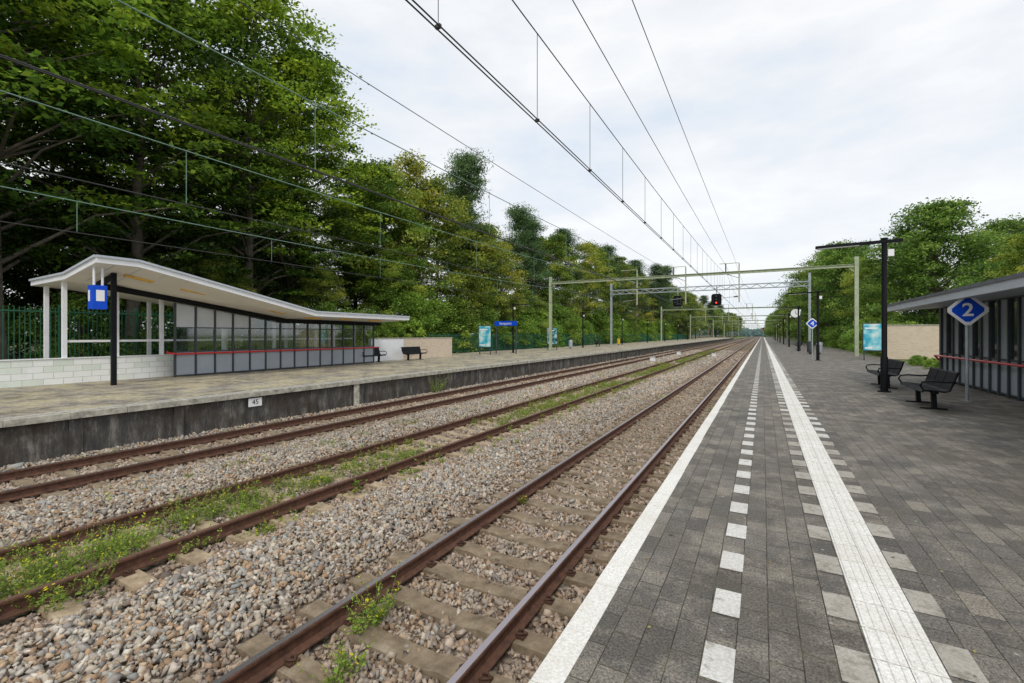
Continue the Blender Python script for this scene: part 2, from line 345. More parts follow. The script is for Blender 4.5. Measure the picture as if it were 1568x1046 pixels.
# ------------------------------------------------------------ ballast stones
def stones(n,x0,x1,y0,y1,size,seed):
    r=np.random.default_rng(seed)
    x=r.uniform(x0,x1,n); y=r.uniform(y0,y1,n)
    keep=np.ones(n,bool)
    intrack=np.zeros(n,bool); t2=np.zeros(n,bool)
    for i,c in enumerate(centers):
        it=np.abs(x-c)<1.3; intrack|=it
        ph=((y+12.0)/0.6); on=np.abs(ph-np.round(ph))*0.6<0.13
        cov=0.5+0.5*np.sin(np.round(ph)*2.7+i)
        keep&=~(it&on&(r.random(n)<((0.965 if i==1 else 0.87)+0.08*cov)))
        keep&=~(np.abs(np.abs(x-c)-0.75)<0.10)
        if i==1: t2|=np.abs(x-c)<0.9
    keep&=~(t2&(r.random(n)<0.4))
    x=x[keep];y=y[keep];intrack=intrack[keep];t2=t2[keep];n=len(x)
    z=zb(x)+r.uniform(-0.02,0.034,n)-np.where(intrack,0.018,0)
    s=size*r.lognormal(0,0.25,n)
    ax=np.stack([s*r.uniform(0.45,0.8,n),s*r.uniform(0.32,0.5,n),s*r.uniform(0.2,0.38,n)],1)
    cube=np.array([[-1,-1,-1],[1,-1,-1],[1,1,-1],[-1,1,-1],[-1,-1,1],[1,-1,1],[1,1,1],[-1,1,1]],float)
    P=(cube[None]*(0.74+r.uniform(-0.46,0.38,(n,8,3))))*ax[:,None,:]
    q=r.normal(size=(n,4)); q[:,1:3]*=0.7; q/=np.linalg.norm(q,axis=1)[:,None]
    w,a,b_,c_=q.T
    Rm=np.stack([np.stack([1-2*(b_*b_+c_*c_),2*(a*b_-c_*w),2*(a*c_+b_*w)],-1),np.stack([2*(a*b_+c_*w),1-2*(a*a+c_*c_),2*(b_*c_-a*w)],-1),np.stack([2*(a*c_-b_*w),2*(b_*c_+a*w),1-2*(a*a+b_*b_)],-1)],1)
    P=np.einsum('nij,nkj->nki',Rm,P)+np.stack([x,y,z],1)[:,None,:]
    q12=np.array([[0,3,2],[0,2,1],[4,5,6],[4,6,7],[0,1,5],[0,5,4],[1,2,6],[1,6,5],[2,3,7],[2,7,6],[3,0,4],[3,4,7]])
    F=(np.arange(n)[:,None,None]*8+q12[None]).reshape(-1,3)
    pal=np.array([[0.54,0.47,0.37],[0.45,0.41,0.36],[0.62,0.57,0.49],[0.44,0.30,0.19],[0.34,0.31,0.28],[0.54,0.40,0.27],[0.20,0.16,0.13],[0.39,0.40,0.38],[0.34,0.23,0.15]])
    pr=np.array([.22,.18,.12,.10,.12,.10,.06,.07,.05])
    k=r.choice(9,n,p=pr/pr.sum()); col=pal[k]*r.uniform(0.7,1.12,(n,1))
    drail=np.min([np.abs(np.abs(x-c)-0.75) for c in centers],axis=0)
    br=np.clip(1-drail/0.9,0,1)*0.6+np.where(intrack,0.15,0)
    br=np.clip(br,0,.8)[:,None]; col=col*(1-br)+ (col.mean(1,keepdims=True)*np.array([0.88,0.62,0.44]))*br
    patch=0.5+0.5*np.sin(x*0.7+1.3*np.sin(y*0.31)+2)*np.sin(y*0.23+x*0.4)
    col=col*(0.86+0.22*patch[:,None])
    return P.reshape(-1,3),F,np.repeat(col,12,axis=0)
vs=[];fs=[];cs=[];o=0
for (nn,y0,y1,sz,sd) in((105000,-1,8,0.052,1),(80000,8,20,0.062,2),(52000,20,42,0.09,3),(24000,42,80,0.14,4)):
    v,f,c=stones(nn,-13.15,-1.02,y0,y1,sz,sd); vs.append(v);fs.append(f+o);cs.append(c);o+=len(v)
me=npmesh('ballast_gravel',np.concatenate(vs),np.concatenate(fs),[M['stone']],col=np.concatenate(cs)); obj('ballast_gravel',me)
# ------------------------------------------------------------ weeds
def weeds(name,clumps,seed):
    r=np.random.default_rng(seed); V=[];C=[]
    for (x,y,z,h,w,n,yel) in clumps:
        ns=max(5,n//13); a=r.uniform(0,2*np.pi,ns); rr=w*np.sqrt(r.random(ns))
        b0=np.stack([x+rr*.7*np.cos(a)*r.uniform(.5,1.4),y+rr*.9*np.sin(a)*r.uniform(.7,1.8),np.full(ns,z-0.02)],1)
        hh=h*r.uniform(0.25,1.2,ns)
        t=b0+np.stack([r.normal(0,.35,ns)*hh+np.cos(a)*hh*.35,r.normal(0,.35,ns)*hh+np.sin(a)*hh*.35,hh],1)
        d=np.array([0.003,0.0015,0]); V.append(np.stack([b0-d,b0+d,t+d*.4,t-d*.4],1).reshape(-1,3)); C.append(np.tile([0.18,0.2,0.07],(ns,1)))
        si=r.integers(0,ns,n); tt=r.uniform(0.1,1.0,n)[:,None]
        p=b0[si]*(1-tt)+t[si]*tt+r.normal(0,0.010,(n,3))
        u=r.normal(size=(n,3)); u[:,2]=np.abs(u[:,2])*0.7; u/=np.linalg.norm(u,axis=1)[:,None]
        k=np.cross(u,r.normal(size=(n,3))); k/=np.linalg.norm(k,axis=1)[:,None]
        s=(r.uniform(0.011,0.032,n)*(1.15-0.5*tt[:,0]))[:,None]
        V.append(np.stack([p,p+u*s+k*s*0.4,p+u*s*2,p+u*s-k*s*0.4],1).reshape(-1,3))
        g=r.uniform(0.6,1.35); c=np.array([0.24,0.36,0.06])*g*r.uniform(0.6,1.4,(n,1))
        if g<0.8: c=c*np.array([1.3,0.95,0.9])
        c[r.random(n)<0.1]=[0.38,0.3,0.12]
        if yel: c[(r.random(n)<0.28)&(tt[:,0]>0.8)]=[0.84,0.74,0.03]
        C.append(c)
    V=np.concatenate(V);C=np.concatenate(C); F=np.arange(len(V)).reshape(-1,4)
    return obj(name,npmesh(name,V,F,[M['weed']],col=C))
r=np.random.default_rng(5); cl=[]
for i in range(760):
    y=r.uniform(0.5,85); x=-7.1+r.normal(0,0.38)+ (0.0 if r.random()<.7 else r.uniform(-0.9,0.9))
    if np.sin(y*1.1)+np.sin(y*0.37+1)<-1.0: continue
    cl.append((x,y,-1.02,r.uniform(0.07,0.27),r.uniform(0.15,0.45),int(r.uniform(100,340)),r.random()<0.5))
for i in range(220): cl.append((-5.8+r.normal(0,0.35),r.uniform(5,70),-0.96,r.uniform(0.05,0.16),r.uniform(0.08,0.25),80,r.random()<.5))
for i in range(100): cl.append((-9.2+r.normal(0,0.25),r.uniform(3,40),-0.95,r.uniform(0.06,0.16),r.uniform(0.1,0.25),100,True))
for i in range(50): cl.append((-12.7+r.normal(0,0.15),r.uniform(3,60),-1.0,r.uniform(0.05,0.16),r.uniform(0.08,0.2),60,False))
for i in range(110): cl.append((-1.25+r.normal(0,0.1),r.uniform(1.5,40),-1.0,r.uniform(0.05,0.24),r.uniform(0.06,0.16),110,False))
for x,y,h,w,n in((-3.2,3.1,0.34,0.14,650),(-2.9,2.5,.24,.13,360),(-7.0,2.6,0.36,0.4,1300),(-6.9,1.5,.38,.5,1500),(-7.3,3.6,.32,.45,1100),(-6.3,1.9,.32,.35,1000),(-7.0,2.1,.36,.4,1200),(-7.4,4.4,.28,.4,800),(-7.0,5.5,.24,.4,600),(-3.4,6.5,.12,.15,120),(-4.6,13,.2,.25,240),(-4.9,9,.1,.15,100),(-3.7,20,.2,.25,200),(-4.8,18,.22,.35,400)): cl.append((x,y,-0.99,h,w,n,True))
for i in range(14): cl.append((-13.35,r.uniform(4,60),0.0,r.uniform(.04,.12),.15,60,False))
cl.append((-13.0,16.5,-0.9,0.9,0.25,900,False))
weeds('track_weeds',cl,9)
r=np.random.default_rng(12); n=1700
P=np.stack([np.where(r.random(n)<.6,r.uniform(-0.9,7.3,n),r.uniform(-21,-13.2,n)),r.uniform(0.5,40,n),r.uniform(0.008,0.014,n)],1)
a=r.uniform(0,6.28,n); u=np.stack([np.cos(a),np.sin(a),r.normal(0,.12,n)],1); k=np.stack([-np.sin(a),np.cos(a),r.normal(0,.2,n)],1); s=r.uniform(0.006,0.018,n)[:,None]
V=np.stack([P-u*s,P+k*s*.6,P+u*s,P-k*s*.6],1).reshape(-1,3)
obj('fallen_leaves',npmesh('fallen_leaves',V,np.arange(4*n).reshape(-1,4),[M['weed']],col=np.array([[0.35,0.24,0.08],[0.2,0.11,0.05],[0.42,0.36,0.12]])[r.integers(0,3,n)]))
# ------------------------------------------------------------ trees
def tubes_np(paths,nseg=6):
    V=[];F=[];o=0
    for pts,rs in paths:
        pts=np.asarray(pts,float); m=len(pts)
        d=np.gradient(pts,axis=0); d/=np.linalg.norm(d,axis=1)[:,None]
        up=np.where(np.abs(d[:,2:3])>0.9,[[0,1.,0]],[[0,0,1.]]); a=np.cross(d,up); a/=np.linalg.norm(a,axis=1)[:,None]; c=np.cross(a,d)
        t=np.arange(nseg)*2*np.pi/nseg
        ring=pts[:,None]+np.asarray(rs)[:,None,None]*(np.cos(t)[None,:,None]*a[:,None]+np.sin(t)[None,:,None]*c[:,None])
        V.append(ring.reshape(-1,3))
        i,j=np.meshgrid(np.arange(m-1),np.arange(nseg),indexing='ij'); i=i.ravel();j=j.ravel()
        F.append(np.stack([i*nseg+j,(i+1)*nseg+j,(i+1)*nseg+(j+1)%nseg,i*nseg+(j+1)%nseg],1)+o); o+=m*nseg
    return np.concatenate(V),np.concatenate(F)
def tree(name,seed,h,rad,base,nclump,nleaf,cr,flat,leaf,pal,bark,shape='oval',tr=0.35,upb=1.0,tt=0.2):
    r=np.random.default_rng(seed)
    zs=np.linspace(0,1,9); bend=np.cumsum(r.normal(0,0.012*h,(9,2)),axis=0)*zs[:,None]
    tp=np.column_stack([bend[:,0],bend[:,1],zs*h*0.95]); trr=tr*(1-zs*0.88); trr[0]*=1.35
    paths=[(tp,trr)]
    cen=[]
    for i in range(nclump):
        t=r.random()**0.9
        if shape=='oval': pr=(np.sin(np.pi*(0.12+0.86*t)**0.9))**0.55
        elif shape=='dome': pr=np.sqrt(max(0,1-(t*0.98)**2.2))*(0.8+0.2*min(1,t*4))
        elif shape=='pine': pr=(1-0.62*t)*(0.55+0.45*r.random())
        else: pr=np.sqrt(max(0,1-t**2))
        a=r.uniform(0,2*np.pi); lump=1+0.24*np.sin(a*3+seed+t*5)+0.18*np.sin(a*5+t*11)
        d=rad*pr*lump*(r.random()**0.42)
        z=h*(base+(1-base)*t)
        bx=np.interp(z/h,zs,tp[:,0]); by=np.interp(z/h,zs,tp[:,1])
        c=np.array([bx+d*np.cos(a),by+d*np.sin(a),z-0.08*d]); cen.append((c,a,d,t))
        if i%3==0 or shape=='pine':
            z0=max(h*0.08,z-d*0.55); b0=np.array([np.interp(z0/h,zs,tp[:,0]),np.interp(z0/h,zs,tp[:,1]),z0])
            mid=(b0+c)/2+np.array([0,0,0.12*d]); r0=tr*(1-0.85*z0/h)*0.34
            paths.append(([b0,mid,c],[r0,r0*0.55,r0*0.15]))
    TV,TF=tubes_np(paths)
    LV=[];LC=[]
    pal=np.array(pal)
    for c,a,d,t in cen:
        n=int(nleaf*r.uniform(0.6,1.4)); R0=cr*r.uniform(0.6,1.35)
        g=r.normal(size=(n,3)); g/=np.linalg.norm(g,axis=1)[:,None]; g*= (r.random(n)**0.5)[:,None]*R0*r.uniform(0.75,1.3,(n,1))
        rh=np.hypot(g[:,0],g[:,1]); g[:,2]*=flat; g[:,2]-=0.18*rh*(1 if flat<0.5 else 0.3)
        e=np.array([np.cos(a),np.sin(a),-0.15]); g+= (g@e)[:,None]*e*0.35
        p=c+g
        nrm=r.normal(size=(n,3))*0.55+np.array([0,0,upb]); nrm/=np.linalg.norm(nrm,axis=1)[:,None]
        u=np.cross(nrm,r.normal(size=(n,3))); u/=np.linalg.norm(u,axis=1)[:,None]; k=np.cross(nrm,u)
        s=(leaf*r.uniform(0.6,1.3,n))[:,None]
        asp=0.25 if shape=='pine' else 0.55
        LV.append(np.stack([p-u*s,p+k*s*asp-u*s*0.1,p+u*s,p-k*s*asp-u*s*0.1],1).reshape(-1,3))
        w=np.clip(r.normal(0.47,0.25)+0.35*(d/rad-0.6)+tt*(t-0.5)+r.normal(0,0.18,n),0,0.999)*(len(pal)-1)  # low clumps get darker tints: shade under the crown put into leaf colour
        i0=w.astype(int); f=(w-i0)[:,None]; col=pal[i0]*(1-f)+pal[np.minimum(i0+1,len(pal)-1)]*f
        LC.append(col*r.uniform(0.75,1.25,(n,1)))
    LV=np.concatenate(LV);LC=np.concatenate(LC)
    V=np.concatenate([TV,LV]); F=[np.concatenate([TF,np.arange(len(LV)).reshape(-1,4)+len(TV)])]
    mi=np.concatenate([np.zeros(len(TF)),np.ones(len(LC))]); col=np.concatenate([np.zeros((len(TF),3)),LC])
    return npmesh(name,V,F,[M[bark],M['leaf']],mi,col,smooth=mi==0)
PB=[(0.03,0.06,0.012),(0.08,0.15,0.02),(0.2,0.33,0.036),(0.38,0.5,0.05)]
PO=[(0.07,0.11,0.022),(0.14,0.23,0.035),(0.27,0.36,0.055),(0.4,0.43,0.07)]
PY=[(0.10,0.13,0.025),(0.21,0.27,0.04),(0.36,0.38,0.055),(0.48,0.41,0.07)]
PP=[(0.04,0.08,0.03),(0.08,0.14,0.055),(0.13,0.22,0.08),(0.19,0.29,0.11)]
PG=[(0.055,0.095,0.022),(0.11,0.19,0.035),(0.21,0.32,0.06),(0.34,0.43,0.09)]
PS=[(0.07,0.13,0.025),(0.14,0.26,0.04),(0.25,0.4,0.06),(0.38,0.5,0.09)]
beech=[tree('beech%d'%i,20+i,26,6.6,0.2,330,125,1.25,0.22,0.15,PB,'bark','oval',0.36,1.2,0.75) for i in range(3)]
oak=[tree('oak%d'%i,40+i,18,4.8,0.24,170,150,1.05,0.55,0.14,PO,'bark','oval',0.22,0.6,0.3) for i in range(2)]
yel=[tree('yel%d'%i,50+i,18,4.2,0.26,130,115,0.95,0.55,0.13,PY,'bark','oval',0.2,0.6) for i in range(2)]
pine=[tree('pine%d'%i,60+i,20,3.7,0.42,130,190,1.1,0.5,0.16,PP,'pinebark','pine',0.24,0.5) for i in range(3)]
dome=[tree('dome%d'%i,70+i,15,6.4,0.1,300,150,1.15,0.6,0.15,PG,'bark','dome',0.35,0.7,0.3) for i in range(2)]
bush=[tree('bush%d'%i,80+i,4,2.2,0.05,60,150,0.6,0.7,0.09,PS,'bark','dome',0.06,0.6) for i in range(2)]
def put(name,me,x,y,s,rz=None,parent=None,z=-0.05,sz=None):
    return obj(name,me,(x,y,z),rng.uniform(0,6.28) if rz is None else rz,(s,s,sz or s),parent)
for i,(x,y,s) in enumerate([(-31,1,1.0),(-29.5,6.5,1.02),(-31,12,1.05),(-30.5,18.5,0.98),(-32,22.5,0.9)]): put('beech_tree',beech[i%3],x,y,s)
def emp(n):
    o=bpy.data.objects.new(n,None); scene.collection.objects.link(o); return o
fo=emp('forest_backdrop')
for row,(x0,st) in enumerate([(-38,7.5),(-47,10)]):
    y=-4.0
    while y<(60 if row else 34):
        put('tree_back',beech[int(rng.integers(3))],x0+rng.uniform(-2,2),y,rng.uniform(0.68,0.85) if y>20 else rng.uniform(0.8,1.0),parent=fo); y+=st*rng.uniform(0.8,1.2)
for y in(-2,5,12,20,29,38): put('tree_back',dome[int(rng.integers(2))],-55+rng.uniform(-2,2),y,rng.uniform(.8,1.0),parent=fo)
for (n,me,x,y,s) in [('oak_tree',oak[0],-29,29.5,0.92),('birch_tree',yel[0],-30,33,1.02),('oak_tree',oak[1],-29,37,0.95),
    ('pine_tree',pine[0],-30,41.5,1.08),('oak_tree',oak[1],-28,45,0.78),('birch_tree',yel[0],-30,49,0.86),('pine_tree',pine[1],-30,56,0.97),('pine_tree',pine[2],-28.5,60,0.95),
    ('oak_tree',oak[0],-29,66,0.95),('pine_tree',pine[0],-29,72,0.98),('birch_tree',yel[1],-28,77,1.0),('oak_tree',oak[1],-29,84,1.05),('pine_tree',pine[1],-28,91,1.0),
    ('oak_tree',oak[0],-34,35,0.95),('pine_tree',pine[2],-34,47,1.0),('oak_tree',oak[1],-33,53,0.9),('oak_tree',oak[0],-34,70,.98)]:
    put(n,me,x,y,s)
dt=emp('distant_tree_row')
y=97.0
while y<520:
    for x in((-27,-33) if y<200 else (-28,)):
        me=[oak[0],pine[0],oak[1],yel[1],pine[2],dome[0]][int(rng.integers(6))]
        put('tree_far',me,x+rng.uniform(-1.5,1.5)+ (0 if y<250 else (y-250)*0.03),y,rng.uniform(0.85,1.12)*(1.3 if me is dome[0] else 1),parent=dt)
    y+=7*(1+y/250)
ul=emp('undergrowth')
y=22.0
while y<160:
    put('shrub',bush[int(rng.integers(2))],-26.3+rng.uniform(-0.6,0.6),y,rng.uniform(0.6,1.5),parent=ul); y+=rng.uniform(1.9,3.6)
y=16.0
while y<95:
    put('sapling',[oak[0],oak[1],dome[0]][int(rng.integers(3))],-28+rng.uniform(-1.5,1),y,rng.uniform(0.28,0.5),parent=ul); y+=rng.uniform(4,7)
y=0.0
while y<60:
    put('shrub',bush[int(rng.integers(2))],-32+rng.uniform(-3,1.6),y,rng.uniform(0.5,1.1),parent=ul); y+=rng.uniform(2.4,4)
for (n,me,x,y,s) in [('chestnut_tree',dome[0],15.5,62,0.98),('chestnut_tree',dome[1],25.5,74,1.0),('chestnut_tree',dome[1],11.5,86,1.05),('chestnut_tree',dome[0],20,95,1.05),
    ('oak_tree',oak[0],19,52,0.55),('chestnut_tree',dome[0],10.5,104,1.15),('birch_tree',yel[0],24,58,0.66),('oak_tree',oak[1],12,72,0.62),('birch_tree',yel[1],31,66,0.85)]: put(n,me,x,y,s)
y=118.0
while y<520:
    for x in((12,19) if y<200 else (12,)):
        put('tree_far',[dome[0],oak[1],dome[1],oak[0]][int(rng.integers(4))],x+rng.uniform(-1.5,1.5)- (0 if y<250 else (y-250)*0.02),y,rng.uniform(0.9,1.15),parent=dt)
    y+=8*(1+y/250)
hd=emp('hedge')
y=44.0
while y<130:
    put('shrub',bush[int(rng.integers(2))],9.2+rng.uniform(-0.5,0.8),y,rng.uniform(0.5,0.85),parent=hd); y+=rng.uniform(1.8,2.6)
for i in range(16): put('shrub',bush[i%2],rng.uniform(6.9,8.8),rng.uniform(25,34),rng.uniform(.12,.17),parent=hd)
r=np.random.default_rng(3); n=20000
P=np.stack([r.uniform(-260,200,n),r.uniform(620,700,n),r.random(n)**1.3*14-1],1); P[:,2]*=0.75+0.25*np.sin(P[:,0]*0.11)*np.sin(P[:,0]*0.037+1)
u=r.normal(size=(n,3));u/=np.linalg.norm(u,axis=1)[:,None];k=np.cross(u,r.normal(size=(n,3)));k/=np.linalg.norm(k,axis=1)[:,None]
V=np.stack([P-u*1.3,P+k*1.1,P+u*1.3,P-k*1.1],1).reshape(-1,3)
obj('distant_woods',npmesh('distant_woods',V,np.arange(len(V)).reshape(-1,4),[M['leaf']],col=np.array([0.22,0.33,0.32])*r.uniform(0.7,1.2,(n,1))))  # pale bluish leaf colour stands in for distance haze
# ------------------------------------------------------------ fences
def fence(name,x,y0,y1,h,step):
    b=B(); y=y0
    while y<y1: b.box(x-0.012,x+0.012,y-0.012,y+0.012,0,h,'fgreen'); y+=step
    b.box(x+0.013,x+0.03,y0,y1,h-0.2,h-0.15,'fgreen'); b.box(x+0.013,x+0.03,y0,y1,0.15,0.2,'fgreen')
    y=y0
    while y<y1: b.box(x-0.04,x+0.012,y-0.04+0.06,y+0.04+0.06,0,h+0.1,'fgreen'); y+=2.5
    b.build(name)
fence('green_fence',-24.1,-3,20,2.75,0.14)
fence('green_fence',-24.1,29.6,180,1.75,0.13)
# ------------------------------------------------------------ left shelter
b=B()
Yk=[6.1,7.2,14.0,20.3]; rows=[(-18.0,[4.12,4.12,2.74,2.72]),(-20.4,[3.74,3.66,2.66,2.62]),(-23.5,[3.68,3.62,2.72,2.7])]
top=[[(x,Yk[j],z[j]) for j in range(4)] for x,z in rows]
th=0.2
def und(p,t=th): return (p[0],p[1],p[2]-t)
for i in range(2):
    for j in range(3):
        b.add([top[i][j],top[i][j+1],top[i+1][j+1],top[i+1][j]],[(0,1,2,3)],'roofgrey')
        b.add([und(top[i][j]),und(top[i][j+1]),und(top[i+1][j+1]),und(top[i+1][j])],[(3,2,1,0)],'soffit')
for j in range(3):
    b.add([top[0][j],top[0][j+1],und(top[0][j+1]),und(top[0][j])],[(0,1,2,3)],'white'); b.add([top[2][j],top[2][j+1],und(top[2][j+1]),und(top[2][j])],[(0,1,2,3)],'white')
    a=top[0][j];c=top[0][j+1]; b.beam((a[0]+0.03,a[1],a[2]+0.0),(c[0]+0.03,c[1],c[2]+0.0),0.05,0.07,'fascia')
for i in range(2):
    for j in(0,3): b.add([top[i][j],top[i+1][j],und(top[i+1][j]),und(top[i][j])],[(0,1,2,3)],'white')
    a=top[i][0];c=top[i+1][0]; b.beam((a[0],a[1]-0.03,a[2]),(c[0],c[1]-0.03,c[2]),0.05,0.07,'fascia')
def zroof(x,y):
    zz=[np.interp(y,Yk,z) for _,z in rows]; return float(np.interp(-x,[18.0,20.4,23.5],zz))-th
y=6.6
while y<20.2:
    b.beam((-18.1,y,zroof(-18.1,y)-0.004),(-20.3,y,zroof(-20.3,y)-0.004),0.02,0.012,'fascia')
    y+=0.7
for y in(7.6,9.3,11.0,12.7,14.6,16.6,18.6):
    b.beam((-19.0,y-0.4,zroof(-19.0,y-0.4)-0.03),(-19.0,y+0.4,zroof(-19.0,y+0.4)-0.03),0.2,0.06,'orange_strip')  # soffit strip lights; their warm light is only base colour, no emission
for a,c in((6.9,9.3),(9.3,14.0),(14.0,20.2)):
    b.beam((-20.2,a,zroof(-20.2,a)-0.12),(-20.2,c,zroof(-20.2,c)-0.12),0.1,0.2,'black')
b.beam((-19.0,6.9,0),(-19.0,6.9,zroof(-19,6.9)),0.13,0.13,'black'); b.beam((-18.95,6.9,zroof(-18.95,6.9)-0.1),(-20.3,6.9,zroof(-20.3,6.9)-0.1),0.1,0.16,'black')
y=9.35; ky=[]
while y<20.4: ky.append(y); y+=0.75
for i,y in enumerate(ky):
    zt=zroof(-20.4,min(y,20.3))-0.2
    b.box(-20.44,-20.36,y-0.035,y+0.035,0,zt,'dgrey')
    if i+1<len(ky):
        y2=ky[i+1]; z2=zroof(-20.4,min(y2,20.3))-0.2
        b.box(-20.41,-20.39,y+0.04,y2-0.04,0.08,0.98,'panel')
        b.box(-20.43,-20.37,y+0.036,y2-0.036,0.98,1.03,'dgrey'); b.box(-20.43,-20.37,y+0.036,y2-0.036,0.03,0.08,'dgrey')
        b.add([(-20.4,y+0.04,1.03),(-20.4,y2-0.04,1.03),(-20.4,y2-0.04,1.95),(-20.4,y+0.04,1.95)],[(0,1,2,3)],'glass')
        b.box(-20.43,-20.37,y+0.036,y2-0.036,1.95,1.99,'dgrey')
        b.add([(-20.4,y+0.04,1.99),(-20.4,y2-0.04,1.99),(-20.4,y2-0.04,z2),(-20.4,y+0.04,zt)],[(0,1,2,3)],'panel_l' if i<4 else 'glass')
b.tube([(-20.4,9.1,1.02),(-20.28,9.0,0.98),(-20.28,9.4,0.92),(-20.28,20.2,0.92)],0.035,'red')
b.box(-21.25,-21.0,-6,20.4,0,0.86,'tilewall'); b.box(-21.28,-20.97,-6,20.4,0.861,0.89,'white')
for y in(6.3,7.75,9.2,11.6,14,16.4,19): b.box(-21.17,-21.05,y-0.06,y+0.06,0.891,zroof(-21.1,y)+0.02,'white')
b.box(-21.15,-21.09,6.37,19,1.42,1.5,'white')
for y in(6.4,9.6,12.8,16,19.2): b.box(-23.15,-23.03,y-0.06,y+0.06,0,zroof(-23.1,y)+0.01,'white')
b.box(-20.9,-20.5,11,19,0.42,0.47,'orange_strip')
sh=b.build('platform_shelter')
b=B(); b.box(-18.75,-18.35,6.15,6.5,2.5,3.25,'blue'); b.box(-18.348,-18.34,6.22,6.43,2.75,3.1,'signwhite'); b.box(-18.7,-18.58,6.142,6.149,2.75,3.1,'signwhite')
b.tube([(-18.5,6.22,3.25),(-18.5,6.22,3.87)],0.035,'white'); b.tube([(-18.5,6.43,3.25),(-18.5,6.43,3.84)],0.035,'white'); b.build('information_display')
b=B(); b.box(-21.6,-21.35,20.6,23.5,0,1.4,'white'); b.box(-21.6,-21.35,23.5,29.0,0,1.42,'tanwall'); b.box(-21.63,-21.32,20.6,29.03,1.421,1.47,'coping'); b.build('garden_wall')
# ------------------------------------------------------------ benches
def bench_mesh():
    b=B(); path=[(-0.27,0.40),(-0.24,0.445),(-0.15,0.45),(0.12,0.42),(0.2,0.45),(0.26,0.6),(0.33,0.84),(0.36,0.86)]
    up=[];dn=[]
    for i,p in enumerate(path):
        q=path[min(i+1,len(path)-1)];o=path[max(i-1,0)]; d=Vector((q[0]-o[0],q[1]-o[1])).normalized(); nn=Vector((-d.y,d.x))*0.014
        up.append((p[0]+nn.x,p[1]+nn.y)); dn.append((p[0]-nn.x,p[1]-nn.y))
    for k in range(3):
        y0=-0.9+k*0.605; b.extrude(up+dn[::-1],y0,y0+0.59,'black')
    for s in(-0.9,0.895,-0.3,0.3): b.tube([(x,s,z) for x,z in path],0.022,'black',6)
    b.beam((0.0,-0.85,0.39),(0.0,0.85,0.39),0.06,0.05,'black')
    for s in(-0.6,0.6):
        b.beam((0.02,s,0.0),(0.0,s,0.39),0.08,0.12,'black'); b.box(-0.22,0.24,s-0.045,s+0.045,0,0.025,'black')
        b.beam((-0.18,s,0.41),(0.2,s,0.40),0.05,0.04,'black')
    for s in(-0.93,0.93):
        b.tube([(-0.24,s,0.44),(-0.3,s,0.55),(-0.27,s,0.63),(-0.1,s,0.655),(0.15,s,0.64),(0.28,s,0.66)],0.02,'black',7)
    o=b.build('bench'); me=o.data; bpy.data.objects.remove(o); return me
bm=bench_mesh()
for x,y,rz in((3.4,14.3,0),(3.45,18.9,0),(-20.3,23.4,math.pi),(-20.6,19.9,math.pi),(-20.3,62,math.pi),(3.5,60,0)): obj('bench',bm,(x,y,0.002),rz)
# ------------------------------------------------------------ lamps
def lamp(x,y,flip=1):
    b=B(); b.tube([(0,0,0),(0,0,1.0),(0,0,1.05),(0,0,4.5)],[0.095,0.095,0.07,0.07],'black',12); b.disc((0,0,0.015),0.16,(0,0,1),0.03,'black')
    b.beam((-1.7*flip,0,4.41),(0.42*flip,0,4.45),0.16,0.08,'black'); b.beam((-1.65*flip,0,4.36),(-0.6*flip,0,4.382),0.12,0.02,'signwhite')
    b.beam((0.08,0,4.1),(0.22,0,4.1),0.1,0.2,'signwhite'); b.disc((0,0,4.52),0.085,(0,0,1),0.06,'black')
    b.build('street_lamp',loc=(x,y,0))
for k in range(9): lamp(3.15,17.1+18.5*k)
for k in range(8): lamp(-20.2,36.9+18.6*k,-1)
def diamond(name,x,y,zc,h,txt,pole='galv'):
    b=B(); b.tube([(x,y+0.05,0),(x,y+0.05,zc+h*0.6)],0.035,pole,10); b.disc((x,y+0.05,0.01),0.09,(0,0,1),0.02,pole)
    for hh,k,yy in((h,'signwhite',0.0),(h*0.78,'blue',-0.006)):
        c=0.12*hh; pts=[(c,hh-c),(hh-c,c),(hh-c,-c),(c,-hh+c),(-c,-hh+c),(-hh+c,-c),(-hh+c,c),(-c,hh-c)]
        vs=[(x+a,y+yy,zc+q) for a,q in pts]+[(x+a,y+0.012,zc+q) for a,q in pts] 
        b.add(vs,[tuple(range(8))]+[(j,8+j,8+(j+1)%8,(j+1)%8) for j in range(8)]+([tuple(range(15,7,-1))] if yy==0 else []),k)
    o=b.build(name); text(txt,(x,y-0.012,zc-0.01),h*1.05,'signwhite',(R(90),0,0),o,off=0.008)
diamond('platform_number_sign',4.56,15.7,2.32,0.44,'2')
diamond('platform_number_sign',3.0,37.5,2.45,0.4,'4')
b=B(); b.tube([(3.4,56,0),(3.4,56,4.0)],0.06,'dgrey'); b.disc((3.0,56,3.9),0.5,(0,1,0),0.14,'dgrey',28); b.disc((3.0,55.92,3.9),0.43,(0,1,0),0.02,'signwhite',28)
b.beam((3.0,55.9,3.9),(3.0,55.9,4.2),0.03,0.02,'black'); b.beam((3.0,55.9,3.9),(3.18,55.9,3.8),0.04,0.02,'black'); b.beam((3.0,56,3.9),(3.4,56,3.9),0.05,0.05,'dgrey'); b.build('station_clock')
